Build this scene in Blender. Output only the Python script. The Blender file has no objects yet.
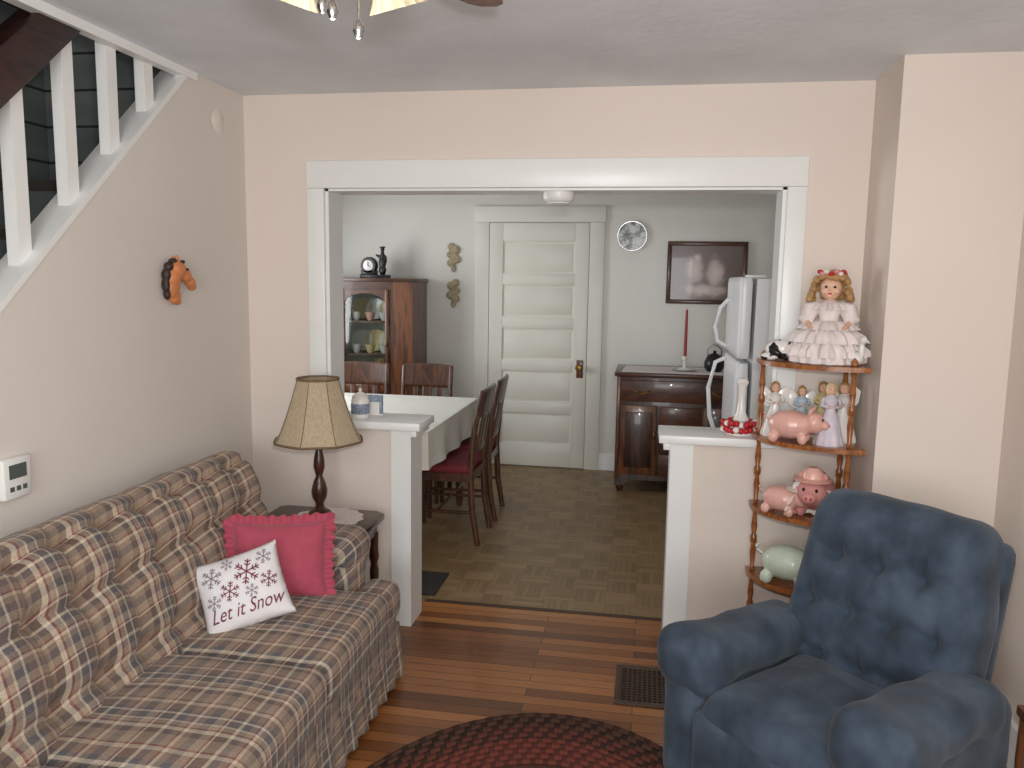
import bpy, bmesh, math, random
from mathutils import Vector, Matrix, Euler, noise
random.seed(4)
S=bpy.context.scene; COL=S.collection
try: S.view_settings.view_transform='Standard'
except Exception: pass
pi=math.pi; sin=math.sin; cos=math.cos
def lin(c):
    c=c/255.0
    return c/12.92 if c<=.04045 else ((c+.055)/1.055)**2.4
def C(r,g,b): return (lin(r),lin(g),lin(b),1)
# ---------------------------------------------------------------- materials
def base(name,rough=.6,metal=0,sheen=0,coat=0,spec=.5):
    m=bpy.data.materials.new(name); m.use_nodes=True
    nt=m.node_tree; p=nt.nodes['Principled BSDF']
    p.inputs['Roughness'].default_value=rough; p.inputs['Metallic'].default_value=metal
    p.inputs['Sheen Weight'].default_value=sheen; p.inputs['Coat Weight'].default_value=coat
    p.inputs['Specular IOR Level'].default_value=spec
    tc=nt.nodes.new('ShaderNodeTexCoord')
    return m,nt,p,tc
def N(nt,t,**k):
    n=nt.nodes.new(t)
    for a,b in k.items(): setattr(n,a,b)
    return n
def mth(nt,op,a,b=None,c=None):
    n=nt.nodes.new('ShaderNodeMath'); n.operation=op
    for i,v in enumerate((a,b,c)):
        if v is None: continue
        if isinstance(v,(int,float)): n.inputs[i].default_value=v
        else: nt.links.new(v,n.inputs[i])
    return n.outputs[0]
def mixc(nt,f,a,b,mode='MIX'):
    n=nt.nodes.new('ShaderNodeMix'); n.data_type='RGBA'; n.blend_type=mode
    for s,v in ((n.inputs[0],f),(n.inputs[6],a),(n.inputs[7],b)):
        if isinstance(v,(int,float,tuple)): s.default_value=v
        else: nt.links.new(v,s)
    return n.outputs[2]
def ramp(nt,fac,stops,interp='LINEAR'):
    n=nt.nodes.new('ShaderNodeValToRGB'); n.color_ramp.interpolation=interp
    e=n.color_ramp.elements
    while len(e)>1: e.remove(e[-1])
    e[0].position=stops[0][0]; e[0].color=stops[0][1]
    for p,c in stops[1:]:
        x=e.new(p); x.color=c
    nt.links.new(fac,n.inputs[0]); return n.outputs[0]
def noi(nt,tc,scale,detail=3,sc=None,out='Object'):
    n=nt.nodes.new('ShaderNodeTexNoise'); n.inputs['Scale'].default_value=scale; n.inputs['Detail'].default_value=detail
    src=tc.outputs[out]
    if sc:
        mp=nt.nodes.new('ShaderNodeMapping'); mp.inputs['Scale'].default_value=sc
        nt.links.new(src,mp.inputs[0]); src=mp.outputs[0]
    nt.links.new(src,n.inputs['Vector']); return n.outputs[0]
def bumpit(nt,p,h,strength=.3,dist=.01):
    b=nt.nodes.new('ShaderNodeBump'); b.inputs['Strength'].default_value=strength; b.inputs['Distance'].default_value=dist
    nt.links.new(h,b.inputs['Height']); nt.links.new(b.outputs[0],p.inputs['Normal'])
def mat(name,rgb,rough=.6,var=.1,vs=6,bump=0,bs=60,metal=0,sheen=0,coat=0,spec=.5,sc=None,bd=.004):
    m,nt,p,tc=base(name,rough,metal,sheen,coat,spec)
    c=C(*rgb); lo=tuple(x*(1-var) for x in c[:3])+(1,); hi=tuple(min(1,x*(1+var)) for x in c[:3])+(1,)
    f=noi(nt,tc,vs,4,sc)
    nt.links.new(ramp(nt,f,[(.3,lo),(.7,hi)]),p.inputs['Base Color'])
    if bump: bumpit(nt,p,noi(nt,tc,bs,3,sc),bump,bd)
    return m
def woodmat(name,dark,light,rough=.35,sc=(1,1,8),scale=5,coat=.2):
    m,nt,p,tc=base(name,rough,coat=coat)
    f=noi(nt,tc,scale,5,sc)
    w=mth(nt,'FRACT',mth(nt,'MULTIPLY',f,6))
    w=mth(nt,'ABSOLUTE',mth(nt,'SUBTRACT',w,.5))
    k=mth(nt,'ADD',mth(nt,'MULTIPLY',w,.8),mth(nt,'MULTIPLY',f,.6))
    nt.links.new(ramp(nt,k,[(.25,C(*dark)),(.75,C(*light))]),p.inputs['Base Color'])
    bumpit(nt,p,f,.08,.003)
    return m
M={}
M['wall']=mat('wall_cream_paint',(227,214,203),.75,.03,1.3,.12,90,spec=.3)
M['wallL']=mat('wall_left_paint',(222,214,206),.8,.035,1.1,.2,14,spec=.25)
M['dwall']=mat('dining_wall_paint',(219,217,209),.36,.04,1.5,.25,9,spec=.5)
M['ceil']=mat('ceiling_plaster',(228,231,235),.9,.06,3,.4,25,spec=.2)
M['trim']=mat('white_trim_paint',(238,238,235),.35,.02,4,.05,30)
M['trim2']=mat('door_paint',(224,222,211),.4,.03,3,.06,30)
M['white']=mat('white_enamel',(244,245,246),.3,.01,5)
M['cloth']=mat('white_tablecloth',(228,228,218),.8,.03,8,.2,150)
M['dwood']=woodmat('dark_walnut',(36,20,14),(82,46,30),sc=(1,1,.15),scale=14)
M['mwood']=woodmat('mahogany',(66,38,22),(122,74,44),sc=(1,1,.15),scale=10)
M['mwoodh']=woodmat('mahogany_h',(54,30,19),(98,56,36),sc=(.15,1,1),scale=12)
M['cwood']=woodmat('chair_oak',(54,32,21),(96,60,40),sc=(1,1,.2),scale=16)
M['maple']=woodmat('maple_stain',(124,70,32),(174,108,58),.3,sc=(1,1,.4),scale=20)
M['rail']=woodmat('handrail_wood',(30,15,12),(62,32,26),.4,sc=(1,.2,1),scale=12)
M['red']=mat('red_upholstery',(120,38,46),.8,.15,20,.2,200)
M['black']=mat('black_metal',(22,22,24),.35,.1,20)
M['brass']=mat('aged_brass',(130,98,52),.35,.2,30,metal=.9)
M['chrome']=mat('brushed_nickel',(170,170,170),.25,.05,20,metal=1)
M['pink']=mat('pink_ceramic',(228,176,162),.35,.08,12,coat=.3)
M['pink2']=mat('pink_satin',(212,144,140),.6,.12,18)
M['ceram']=mat('white_ceramic',(234,230,224),.2,.03,10,coat=.4)
M['green']=mat('green_white_ceramic',(206,218,198),.25,.14,14,coat=.4)
M['skin']=mat('doll_skin',(230,184,156),.45,.03,10)
M['hair']=mat('doll_hair',(176,136,88),.6,.25,60,.5,200)
M['lace']=mat('white_lace',(236,224,220),.85,.06,40,.5,220)
M['redf']=mat('red_bead',(184,28,38),.4,.15,30)
M['lav']=mat('lavender_dress',(214,204,214),.6,.12,30)
M['sky']=mat('pale_blue',(186,200,212),.5,.1,30)
M['yel']=mat('pale_yellow',(220,204,150),.6,.08,20)
M['brown']=mat('vent_brown',(72,52,38),.5,.15,30)
M['dark']=mat('dark_void',(14,12,11),.9,.1,5)
M['mat_']=mat('doormat',(50,46,44),.95,.2,60,.5,200)
M['plastic']=mat('white_plastic',(232,232,228),.4,.02,5)
M['lcd']=mat('lcd_screen',(84,92,88),.2,.05,20)
M['screen']=mat('cream_glass',(206,190,158),.4,.12,14,coat=.3)
M['bronze']=mat('plaque_bronze',(158,144,114),.55,.3,40,.4,120)
M['orange']=mat('horse_tan',(206,130,80),.45,.12,20)
M['mane']=mat('horse_mane',(52,34,28),.5,.2,60,.4,200)
M['hotpink']=mat('rose_pink_fabric',(176,72,92),.8,.08,30,.25,260,sheen=.2)
M['pillow']=mat('white_pillow_fabric',(230,226,227),.85,.02,30,.15,300)
M['ink1']=mat('print_maroon',(120,52,74),.85,.1,30)
M['ink2']=mat('print_grey',(136,124,132),.85,.1,30)
M['candle']=mat('red_candle',(160,34,38),.4,.05,20)
M['bluec']=mat('blue_check',(136,146,166),.7,.5,120)
M['wheat']=mat('wheat_tan',(222,200,146),.7,.25,60)
M['stairw']=mat('stair_tread',(64,56,50),.6,.1,10)
M['stairg']=mat('stair_riser_grey',(96,101,99),.7,.1,10)
M['patch']=mat('spackle_patch',(232,224,215),.8,.03,20,spec=.25)
def glassmat(name,tint=(.92,.95,.94,1)):
    m=bpy.data.materials.new(name); m.use_nodes=True; nt=m.node_tree
    nt.nodes.remove(nt.nodes['Principled BSDF']); o=nt.nodes['Material Output']
    t=N(nt,'ShaderNodeBsdfTransparent'); t.inputs[0].default_value=tint
    g=N(nt,'ShaderNodeBsdfGlossy'); g.inputs['Roughness'].default_value=.05
    f=N(nt,'ShaderNodeFresnel'); f.inputs[0].default_value=1.5
    x=N(nt,'ShaderNodeMixShader'); nt.links.new(f.outputs[0],x.inputs[0]); nt.links.new(t.outputs[0],x.inputs[1]); nt.links.new(g.outputs[0],x.inputs[2])
    nt.links.new(x.outputs[0],o.inputs[0]); return m
M['glass']=glassmat('clear_glass')
m,nt,p,tc=base('slate_blue_velour',.92,sheen=.12,spec=.08)
f=noi(nt,tc,7,7)
nt.links.new(ramp(nt,f,[(.3,C(48,56,66)),(.5,C(62,73,86)),(.7,C(80,92,106))]),p.inputs['Base Color']); bumpit(nt,p,noi(nt,tc,180,2),.25,.003); M['blue']=m
# plaid
m,nt,p,tc=base('plaid_upholstery',.9,sheen=.15,spec=.1)
sx=N(nt,'ShaderNodeSeparateXYZ'); nt.links.new(tc.outputs['Object'],sx.inputs[0])
PP=.19
a=mth(nt,'FRACT',mth(nt,'MULTIPLY',sx.outputs[1],1/PP))
b=mth(nt,'FRACT',mth(nt,'MULTIPLY',mth(nt,'SUBTRACT',sx.outputs[2],sx.outputs[0]),1/PP))
st=[(0,C(158,136,116)),(.12,C(108,88,78)),(.22,C(210,196,174)),(.29,C(132,70,66)),(.325,C(164,144,126)),(.40,C(210,196,174)),(.43,C(100,97,100)),(.56,C(210,198,178)),(.60,C(100,97,100)),(.66,C(134,110,98)),(.80,C(202,186,162)),(.87,C(140,76,72)),(.905,C(166,146,126))]
st2=[(0,C(150,130,114)),(.10,C(208,194,172)),(.16,C(134,70,68)),(.195,C(150,130,116)),(.30,C(100,97,100)),(.42,C(208,194,172)),(.48,C(112,94,86)),(.66,C(210,196,176)),(.69,C(140,78,74)),(.725,C(172,154,134)),(.86,C(104,98,100))]
ra=ramp(nt,a,st,'CONSTANT'); rb=ramp(nt,b,st2,'CONSTANT')
mx=mixc(nt,.5,ra,rb)
wv=noi(nt,tc,260,2); dk=ramp(nt,wv,[(.3,(.64,.62,.60,1)),(.7,(1,1,1,1))])
mx=mixc(nt,.8,mx,dk,'MULTIPLY')
nt.links.new(mx,p.inputs['Base Color']); bumpit(nt,p,wv,.3,.003); M['plaid']=m
# strip wood floor
m,nt,p,tc=base('oak_strip_floor',.36,coat=.12)
br=N(nt,'ShaderNodeTexBrick'); br.offset=.37; br.inputs['Scale'].default_value=1
br.inputs['Brick Width'].default_value=1.1; br.inputs['Row Height'].default_value=.057
br.inputs['Mortar Size'].default_value=.0016; br.inputs['Mortar Smooth'].default_value=.1
br.inputs['Color1'].default_value=(0,0,0,1); br.inputs['Color2'].default_value=(1,1,1,1); br.inputs['Mortar'].default_value=(0,0,0,1)
nt.links.new(tc.outputs['Object'],br.inputs['Vector'])
rc=ramp(nt,br.outputs['Color'],[(0,C(106,64,34)),(.3,C(138,86,44)),(.6,C(162,104,56)),(1,C(184,124,70))])
g=noi(nt,tc,10,5,(.6,14,1)); gr=ramp(nt,g,[(.3,(.62,.56,.50,1)),(.7,(1.0,1.0,1.0,1))])
c2=mixc(nt,.85,rc,gr,'MULTIPLY'); c3=mixc(nt,br.outputs['Fac'],c2,C(46,26,14))
nt.links.new(c3,p.inputs['Base Color']); bumpit(nt,p,mth(nt,'SUBTRACT',1,br.outputs['Fac']),.2,.002); M['floor']=m
# parquet-look vinyl
m,nt,p,tc=base('parquet_vinyl',.42)
sx=N(nt,'ShaderNodeSeparateXYZ'); nt.links.new(tc.outputs['Object'],sx.inputs[0])
T=.152
fx=mth(nt,'MULTIPLY',sx.outputs[0],1/T); fy=mth(nt,'MULTIPLY',sx.outputs[1],1/T)
par=mth(nt,'MODULO',mth(nt,'ADD',mth(nt,'FLOOR',mth(nt,'ADD',fx,100)),mth(nt,'FLOOR',mth(nt,'ADD',fy,100))),2)
par=mth(nt,'GREATER_THAN',par,.5)
qa=mth(nt,'ADD',mth(nt,'MULTIPLY',mth(nt,'MULTIPLY',fx,5),par),mth(nt,'MULTIPLY',mth(nt,'MULTIPLY',fy,5),mth(nt,'SUBTRACT',1,par)))
ln=mth(nt,'LESS_THAN',mth(nt,'FRACT',qa),.14)
wn=N(nt,'ShaderNodeTexWhiteNoise'); wn.noise_dimensions='3D'
cb=N(nt,'ShaderNodeCombineXYZ')
nt.links.new(mth(nt,'FLOOR',qa),cb.inputs[0]); nt.links.new(mth(nt,'FLOOR',fx),cb.inputs[1]); nt.links.new(mth(nt,'FLOOR',fy),cb.inputs[2]); nt.links.new(cb.outputs[0],wn.inputs['Vector'])
c=ramp(nt,wn.outputs['Value'],[(0,C(132,106,72)),(1,C(166,138,98))])
c=mixc(nt,mth(nt,'MULTIPLY',ln,.6),c,C(84,62,38))
c=mixc(nt,mth(nt,'MULTIPLY',par,.3),c,C(100,76,48))
c=mixc(nt,.25,c,ramp(nt,noi(nt,tc,2,4),[(.3,C(116,94,64)),(.7,C(172,146,108))]))
nt.links.new(c,p.inputs['Base Color']); M['tile']=m
m,nt,p,tc=base('grey_plank_wall',.7)
sx=N(nt,'ShaderNodeSeparateXYZ'); nt.links.new(tc.outputs['Object'],sx.inputs[0])
l=mth(nt,'LESS_THAN',mth(nt,'FRACT',mth(nt,'MULTIPLY',sx.outputs[2],1/.16)),.07)
c=ramp(nt,noi(nt,tc,3,4,(1,.3,3)),[(.3,C(98,104,101)),(.7,C(122,128,124))])
nt.links.new(mixc(nt,l,c,C(44,48,48)),p.inputs['Base Color']); M['plank']=m
m,nt,p,tc=base('tan_shade_fabric',.8)
nt.links.new(ramp(nt,noi(nt,tc,160,2,(1,1,.2)),[(.3,C(172,154,126)),(.7,C(194,176,148))]),p.inputs['Base Color'])
M['shade']=m
M['gimp']=mat('shade_gimp_trim',(120,98,74),.8,.2,90,.4,200)
# rug
RC=(-.25,1.6); RX,RY=.75,1.14
m,nt,p,tc=base('braided_rug',.95,spec=.1)
sx=N(nt,'ShaderNodeSeparateXYZ'); nt.links.new(tc.outputs['Object'],sx.inputs[0])
ex=mth(nt,'MULTIPLY',sx.outputs[0],1/RX); ey=mth(nt,'MULTIPLY',sx.outputs[1],1/RY)
rr=mth(nt,'SQRT',mth(nt,'ADD',mth(nt,'MULTIPLY',ex,ex),mth(nt,'MULTIPLY',ey,ey)))
an=mth(nt,'ARCTAN2',ey,ex)
k=mth(nt,'FLOOR',mth(nt,'MULTIPLY',rr,36))
z=mth(nt,'SINE',mth(nt,'ADD',mth(nt,'MULTIPLY',an,80),mth(nt,'MULTIPLY',k,2.1)))
z=mth(nt,'GREATER_THAN',z,0.2)
b1=ramp(nt,rr,[(0,C(112,68,60)),(.3,C(70,48,42)),(.45,C(110,62,54)),(.6,C(76,54,46)),(.72,C(116,64,54)),(.84,C(100,60,50)),(.92,C(84,60,50)),(1,C(66,50,44))],'CONSTANT')
b2=ramp(nt,rr,[(0,C(80,52,44)),(.45,C(84,52,46)),(.72,C(84,50,44)),(.84,C(60,44,38)),(.92,C(50,38,34)),(.97,C(58,44,38))],'CONSTANT')
nt.links.new(mixc(nt,z,b1,b2),p.inputs['Base Color']); bumpit(nt,p,noi(nt,tc,120,2),.4,.004); M['rug']=m
# picture print : two pale figures on a brown ground
m,nt,p,tc=base('framed_print_art',.3,coat=.3)
sx=N(nt,'ShaderNodeSeparateXYZ'); nt.links.new(tc.outputs['Object'],sx.inputs[0])
def spot(cx,cz,rx,rz):
    dx=mth(nt,'MULTIPLY',mth(nt,'SUBTRACT',sx.outputs[0],cx),1/rx); dzz=mth(nt,'MULTIPLY',mth(nt,'SUBTRACT',sx.outputs[2],cz),1/rz)
    q=mth(nt,'SQRT',mth(nt,'ADD',mth(nt,'MULTIPLY',dx,dx),mth(nt,'MULTIPLY',dzz,dzz)))
    return mth(nt,'SUBTRACT',1.15,q)
nz=mth(nt,'MULTIPLY',mth(nt,'SUBTRACT',noi(nt,tc,14,4),.5),.9)
sp=mth(nt,'MAXIMUM',mth(nt,'MAXIMUM',spot(-.09,.02,.075,.13),spot(.07,-.01,.08,.15)),mth(nt,'MAXIMUM',spot(.0,-.14,.2,.06),spot(-.08,.12,.035,.04)))
sp=mth(nt,'ADD',sp,nz)
nt.links.new(ramp(nt,sp,[(0,C(104,84,78)),(.25,C(134,110,104)),(.55,C(186,166,160)),(1,C(208,192,184))]),p.inputs['Base Color']); M['art']=m
m,nt,p,tc=base('plate_art',.25,coat=.4)
nt.links.new(ramp(nt,noi(nt,tc,22,4),[(.38,C(70,72,74)),(.48,C(140,144,144)),(.6,C(205,208,205))]),p.inputs['Base Color']); M['plate']=m
m,nt,p,tc=base('cow_spots',.3,coat=.3)
nt.links.new(ramp(nt,noi(nt,tc,26,1),[(0,C(24,22,22)),(.44,C(235,230,225))],'CONSTANT'),p.inputs['Base Color']); M['cow']=m
# ---------------------------------------------------------------- geometry helpers
def group(name,loc=(0,0,0),rz=0,scale=1):
    e=bpy.data.objects.new(name,None); e.location=loc; e.rotation_euler=(0,0,rz)
    e.scale=scale if isinstance(scale,tuple) else (scale,)*3
    e.empty_display_size=.1; COL.objects.link(e); return e
def fin(bm,name,mt,par=None,ang=35,loc=(0,0,0),rot=(0,0,0)):
    bmesh.ops.recalc_face_normals(bm,faces=bm.faces)
    for f in bm.faces: f.smooth=True
    for e in bm.edges:
        if len(e.link_faces)==2 and e.calc_face_angle(0)>math.radians(ang): e.smooth=False
    me=bpy.data.meshes.new(name); bm.to_mesh(me); bm.free()
    if isinstance(mt,str): mt=M[mt]
    me.materials.append(mt)
    o=bpy.data.objects.new(name,me); COL.objects.link(o); o.location=loc; o.rotation_euler=rot
    if par: o.parent=par
    return o
def box(name,x0,x1,y0,y1,z0,z1,mt,par=None,bev=0,rot=(0,0,0)):
    bm=bmesh.new(); bmesh.ops.create_cube(bm,size=1)
    bmesh.ops.scale(bm,vec=(abs(x1-x0),abs(y1-y0),abs(z1-z0)),verts=bm.verts)
    if bev: bmesh.ops.bevel(bm,geom=bm.edges[:],offset=bev,segments=2,affect='EDGES',profile=.5)
    c=((x0+x1)/2,(y0+y1)/2,(z0+z1)/2)
    if any(rot): return fin(bm,name,mt,par,30,c,rot)
    bmesh.ops.translate(bm,vec=c,verts=bm.verts)
    return fin(bm,name,mt,par,30)
def wbox(name,x0,x1,y0,y1,z0,z1,mt,bev=0): return box(name,x0,x1,y0,y1,z0,z1,mt,None,bev)
def lathe(name,prof,mt,par=None,loc=(0,0,0),rot=(0,0,0),seg=28,mod=None,ang=40,cap=True):
    bm=bmesh.new(); rings=[]
    for r,z in prof:
        ring=[]
        for i in range(seg):
            a=2*pi*i/seg; q=r*(mod(a,r,z) if mod else 1)
            ring.append(bm.verts.new((q*cos(a),q*sin(a),z)))
        rings.append(ring)
    for A,B in zip(rings,rings[1:]):
        for i in range(seg): bm.faces.new((A[i],A[(i+1)%seg],B[(i+1)%seg],B[i]))
    if cap:
        bm.faces.new(rings[0]); bm.faces.new(rings[-1])
    return fin(bm,name,mt,par,ang,loc,rot)
def tube(name,pts,rad,mt,par=None,seg=10,closed=False):
    pts=[Vector(p) for p in pts]
    if not isinstance(rad,(list,tuple)): rad=[rad]*len(pts)
    bm=bmesh.new(); rings=[]
    n=len(pts); ref=Vector((0.13,.21,1)).normalized()
    for i,p in enumerate(pts):
        a=pts[(i-1)%n] if (closed or i>0) else p; b=pts[(i+1)%n] if (closed or i<n-1) else p
        t=(b-a).normalized(); u=t.cross(ref)
        if u.length<.05: u=t.cross(Vector((1,0,0)))
        u.normalize(); v=t.cross(u)
        rings.append([bm.verts.new(p+rad[i]*(cos(2*pi*k/seg)*u+sin(2*pi*k/seg)*v)) for k in range(seg)])
    prs=list(zip(rings,rings[1:]))+([(rings[-1],rings[0])] if closed else [])
    for A,B in prs:
        for k in range(seg): bm.faces.new((A[k],A[(k+1)%seg],B[(k+1)%seg],B[k]))
    if not closed:
        bm.faces.new(rings[0]); bm.faces.new(rings[-1])
    return fin(bm,name,mt,par,50)
def rbox(name,size,r,mt,par=None,loc=(0,0,0),rot=(0,0,0),n=(14,14,10),fn=None):
    h=Vector(size)/2; r=min(r,min(h)*.999); inner=h-Vector((r,r,r))
    bm=bmesh.new(); vd={}
    def V(p):
        key=tuple(round(x,5) for x in p)
        if key in vd: return vd[key]
        P=Vector(p); q=Vector([max(-inner[i],min(inner[i],P[i])) for i in range(3)]); d=P-q
        if d.length>1e-9: P=q+d.normalized()*r
        if fn: P=Vector(fn(P,h))
        vd[key]=bm.verts.new(P); return vd[key]
    def lv(k,i):
        t=i/n[k]*2-1; return h[k]*(sin(t*pi/2)*.45+t*.55)
    for ax in range(3):
        b,c=[k for k in range(3) if k!=ax]
        for s in (-1,1):
            for i in range(n[b]):
                for j in range(n[c]):
                    vs=[]
                    for di,dj in ((0,0),(1,0),(1,1),(0,1)):
                        p=[0,0,0]; p[ax]=s*h[ax]; p[b]=lv(b,i+di); p[c]=lv(c,j+dj); vs.append(V(p))
                    if len(set(vs))==4:
                        try: bm.faces.new(vs)
                        except ValueError: pass
    return fin(bm,name,mt,par,70,loc,rot)
def blob(name,els,mt,par=None,vox=.004,smooth=4,loc=(0,0,0),rot=(0,0,0)):
    bm=bmesh.new()
    for e in els:
        l,s=e[0],e[1]; ro=e[2] if len(e)>2 else (0,0,0)
        mtx=Matrix.Translation(l)@Euler(ro).to_matrix().to_4x4()@Matrix.Diagonal((*s,1))
        bmesh.ops.create_uvsphere(bm,u_segments=16,v_segments=10,radius=1,matrix=mtx)
    o=fin(bm,name,mt,par,80,loc,rot)
    if vox:
        r=o.modifiers.new('r','REMESH'); r.mode='VOXEL'; r.voxel_size=vox; r.use_smooth_shade=True
        s=o.modifiers.new('s','SMOOTH'); s.iterations=smooth; s.factor=.5
    return o
def extr(name,poly,axis,a,b,mt,par=None,bev=0):
    bm=bmesh.new()
    def P(u,v,w):
        return {'x':(w,u,v),'y':(u,w,v),'z':(u,v,w)}[axis]
    A=[bm.verts.new(P(u,v,a)) for u,v in poly]; B=[bm.verts.new(P(u,v,b)) for u,v in poly]
    n=len(poly); bm.faces.new(A); bm.faces.new(B)
    for i in range(n): bm.faces.new((A[i],A[(i+1)%n],B[(i+1)%n],B[i]))
    if bev: bmesh.ops.bevel(bm,geom=bm.edges[:],offset=bev,segments=2,affect='EDGES',profile=.5)
    return fin(bm,name,mt,par,30)
# ---------------------------------------------------------------- room shell
H=2.365; YW=3.37; YB=3.53; YF=6.65; XL=-1.778; XR=1.255
wbox('floor_living',-2.85,1.4,-2.0,3.66,-.1,0,'floor')
wbox('floor_dining',-3.2,1.4,3.66,6.8,-.1,0,'tile')
wbox('ceiling_living',XL-.02,XR+.1,-2.0,YW+.02,H,H+.2,'ceil')
wbox('ceiling_dining',-3.2,XR+.1,YB-.02,YF+.1,H,H+.2,'ceil')
wbox('ceiling_stair',-2.85,XL,-2.0,YW+.02,4.0,4.1,'ceil')
wbox('wall_partition_left',XL-.1,-1.405,YW,YB,0,H+.2,'wall')
wbox('wall_stair_end',-2.85,XL-.1,YW,YB,0,4.0,'plank')
wbox('wall_upper_stair',XL,XL+.1,-2.0,YW,H+.2,4.0,'dwall')
wbox('wall_partition_right',.531,.936,YW,YB,0,H+.2,'wall')
wbox('wall_partition_header',-1.405,.531,YW,YB,1.965,H+.2,'wall')
wbox('wall_pony_left',-1.405,-1.03,YW,YB,0,.915,'wall')
wbox('wall_pony_right',.135,.531,YW,YB,0,.915,'wall')
wbox('wall_chimney_side',.836,1.355,3.02,YB,0,H,'wall')
wbox('wall_right',XR,XR+.1,-2.0,3.02,0,H,'wall')
wbox('wall_front_low',-2.85,1.355,-2.0,-1.9,0,.75,'wall')
wbox('wall_front_high',-2.85,1.355,-2.0,-1.9,2.1,4.0,'wall')
wbox('wall_front_a',-2.85,-1.2,-2.0,-1.9,.75,2.1,'wall')
wbox('wall_front_b',.9,1.355,-2.0,-1.9,.75,2.1,'wall')
w=group('window_1',(-.15,-1.95,1.42))
for i,(x0,x1,z0,z1) in enumerate([(-1.05,-1,-.67,.68),(1,1.05,-.67,.68),(-1,1,-.67,-.62),(-1,1,.63,.68),(-.03,.03,-.62,.63),(-1,-.03,-.02,.02),(.03,1,-.02,.02)]):
    box('sash_%d'%i,x0,x1,-.03,.03,z0,z1,'trim',w)
dz=lambda y:1.477+.893*(y-1.958)
yb=1.958-1.477/.893
extr('wall_left',[(yb,0),(YW,0),(YW,H+.2),(2.953,H+.2),(2.953,H)],'x',XL-.1,XL,'wallL')
wbox('wall_stair_far',-2.85,-2.75,-2.0,YW,0,4.0,'plank')
extr('trim_1',[(yb,0),(yb-.03,0),(2.935,H),(2.953+.01,H)],'x',XL-.11,XL+.004,'trim')
wbox('trim_2',XL-.03,XL+.012,-1.9,2.99,H-.03,H+.0,'trim')
st=group('staircase',(-2.3,.3,0))
for i in range(1,12):
    y=.02+i*.215; z=(i+1)*.19-.36
    if z<.05: continue
    box('tread_%d'%i,-.43,.41,y,y+.25,z-.035,z,'stairw',st)
    box('riser_%d'%i,-.43,.41,y+.02,y+.04,max(0,z-.19),z-.035,'stairg',st)
bal=group('stair_balustrade',(XL-.05,2.3,0))
for i,yy in enumerate([1.24,1.455,1.67,1.885,2.1,2.317,2.53,2.735]):
    zt=min(H,dz(yy)+.56)
    box('baluster_%d'%i,-.02,.02,yy-2.3-.025,yy-2.3+.025,dz(yy)-.02,zt,'trim',bal)
extr('handrail',[(y-2.3,z) for y,z in [(1.0,dz(1.0)+.5),(2.385,dz(2.385)+.5),(2.365,H-.001),(2.21,H-.001),(1.0,dz(1.0)+.66)]],'x',-.045,.045,'rail',bal,.006)
lathe('wall_patch',[(.05,0),(.049,.0008),(.001,.001)],'patch',None,(XL,3.155,2.215),(0,pi/2,0),40,mod=lambda a,r,z:1+.06*sin(a*3))
# dining walls
wbox('wall_back',-3.2,1.4,YF,YF+.1,0,H,'dwall')
wbox('wall_dining_right',XR,XR+.1,YB,YF,0,H,'dwall')
wbox('wall_dining_front',-3.2,-2.85,YW,YB,0,H,'dwall')
wbox('wall_dining_left_a',-3.2,-3.1,YB,4.3,0,H,'dwall'); wbox('wall_dining_left_b',-3.2,-3.1,5.6,YF,0,H,'dwall')
wbox('wall_dining_left_c',-3.2,-3.1,4.3,5.6,0,.8,'dwall'); wbox('wall_dining_left_d',-3.2,-3.1,4.3,5.6,2.1,H,'dwall')
w=group('window_2',(-3.15,4.95,1.45))
for i,(x0,x1,z0,z1) in enumerate([(-.65,-.6,-.65,.65),(.6,.65,-.65,.65),(-.6,.6,-.65,-.6),(-.6,.6,.6,.65),(-.6,.6,-.02,.02)]):
    box('sash_%d'%i,-.03,.03,x0,x1,z0,z1,'trim',w)
wbox('trim_3',-1.482,-1.405,YW-.02,YW,.95,1.965,'trim',.003)
wbox('trim_4',.531,.606,YW-.02,YW,.95,1.965,'trim',.003)
wbox('trim_5',-1.482,.606,YW-.024,YW,1.965,2.082,'trim',.004)
wbox('trim_6',-1.405,-1.39,YW,YB,.95,1.965,'trim'); wbox('trim_7',.516,.531,YW,YB,.95,1.965,'trim')
wbox('trim_8',-1.405,.531,YW,YB,1.955,1.966,'trim')
wbox('trim_9',-1.482,-1.405,YB,YB+.02,.95,2.0,'trim'); wbox('trim_10',.531,.606,YB,YB+.02,.95,2.0,'trim')
wbox('trim_11',-1.482,-.965,YW-.045,YB+.045,.915,.95,'trim',.004)
wbox('trim_12',.07,.56,YW-.045,YB+.045,.915,.95,'trim',.004)
wbox('trim_13',-1.03,-1.013,YW-.016,YB,0,.915,'trim'); wbox('trim_14',-1.105,-1.03,YW-.016,YW,0,.915,'trim')
wbox('trim_15',.119,.135,YW-.016,YB,0,.915,'trim'); wbox('trim_16',.135,.215,YW-.016,YW,0,.915,'trim')
wbox('trim_17',-1.013,-.985,YW-.03,YB+.03,.885,.915,'trim',.003); wbox('trim_18',.09,.119,YW-.03,YB+.03,.885,.915,'trim',.003)
wbox('baseboard_left',XL,XL+.015,.5,YW,0,.12,'trim')
wbox('baseboard_partition_left',XL,-1.105,YW-.015,YW,0,.12,'trim')
wbox('baseboard_partition_right',.215,.836,YW-.015,YW,0,.12,'trim')
wbox('baseboard_chimney',.836,XR,3.005,3.02,0,.15,'trim')
wbox('baseboard_right',XR-.018,XR,-1.9,3.005,0,.15,'trim')
wbox('baseboard_back_right',-.36,XR,YF-.015,YF,0,.14,'trim'); wbox('baseboard_back_left',-3.1,-1.44,YF-.015,YF,0,.14,'trim')
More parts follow.
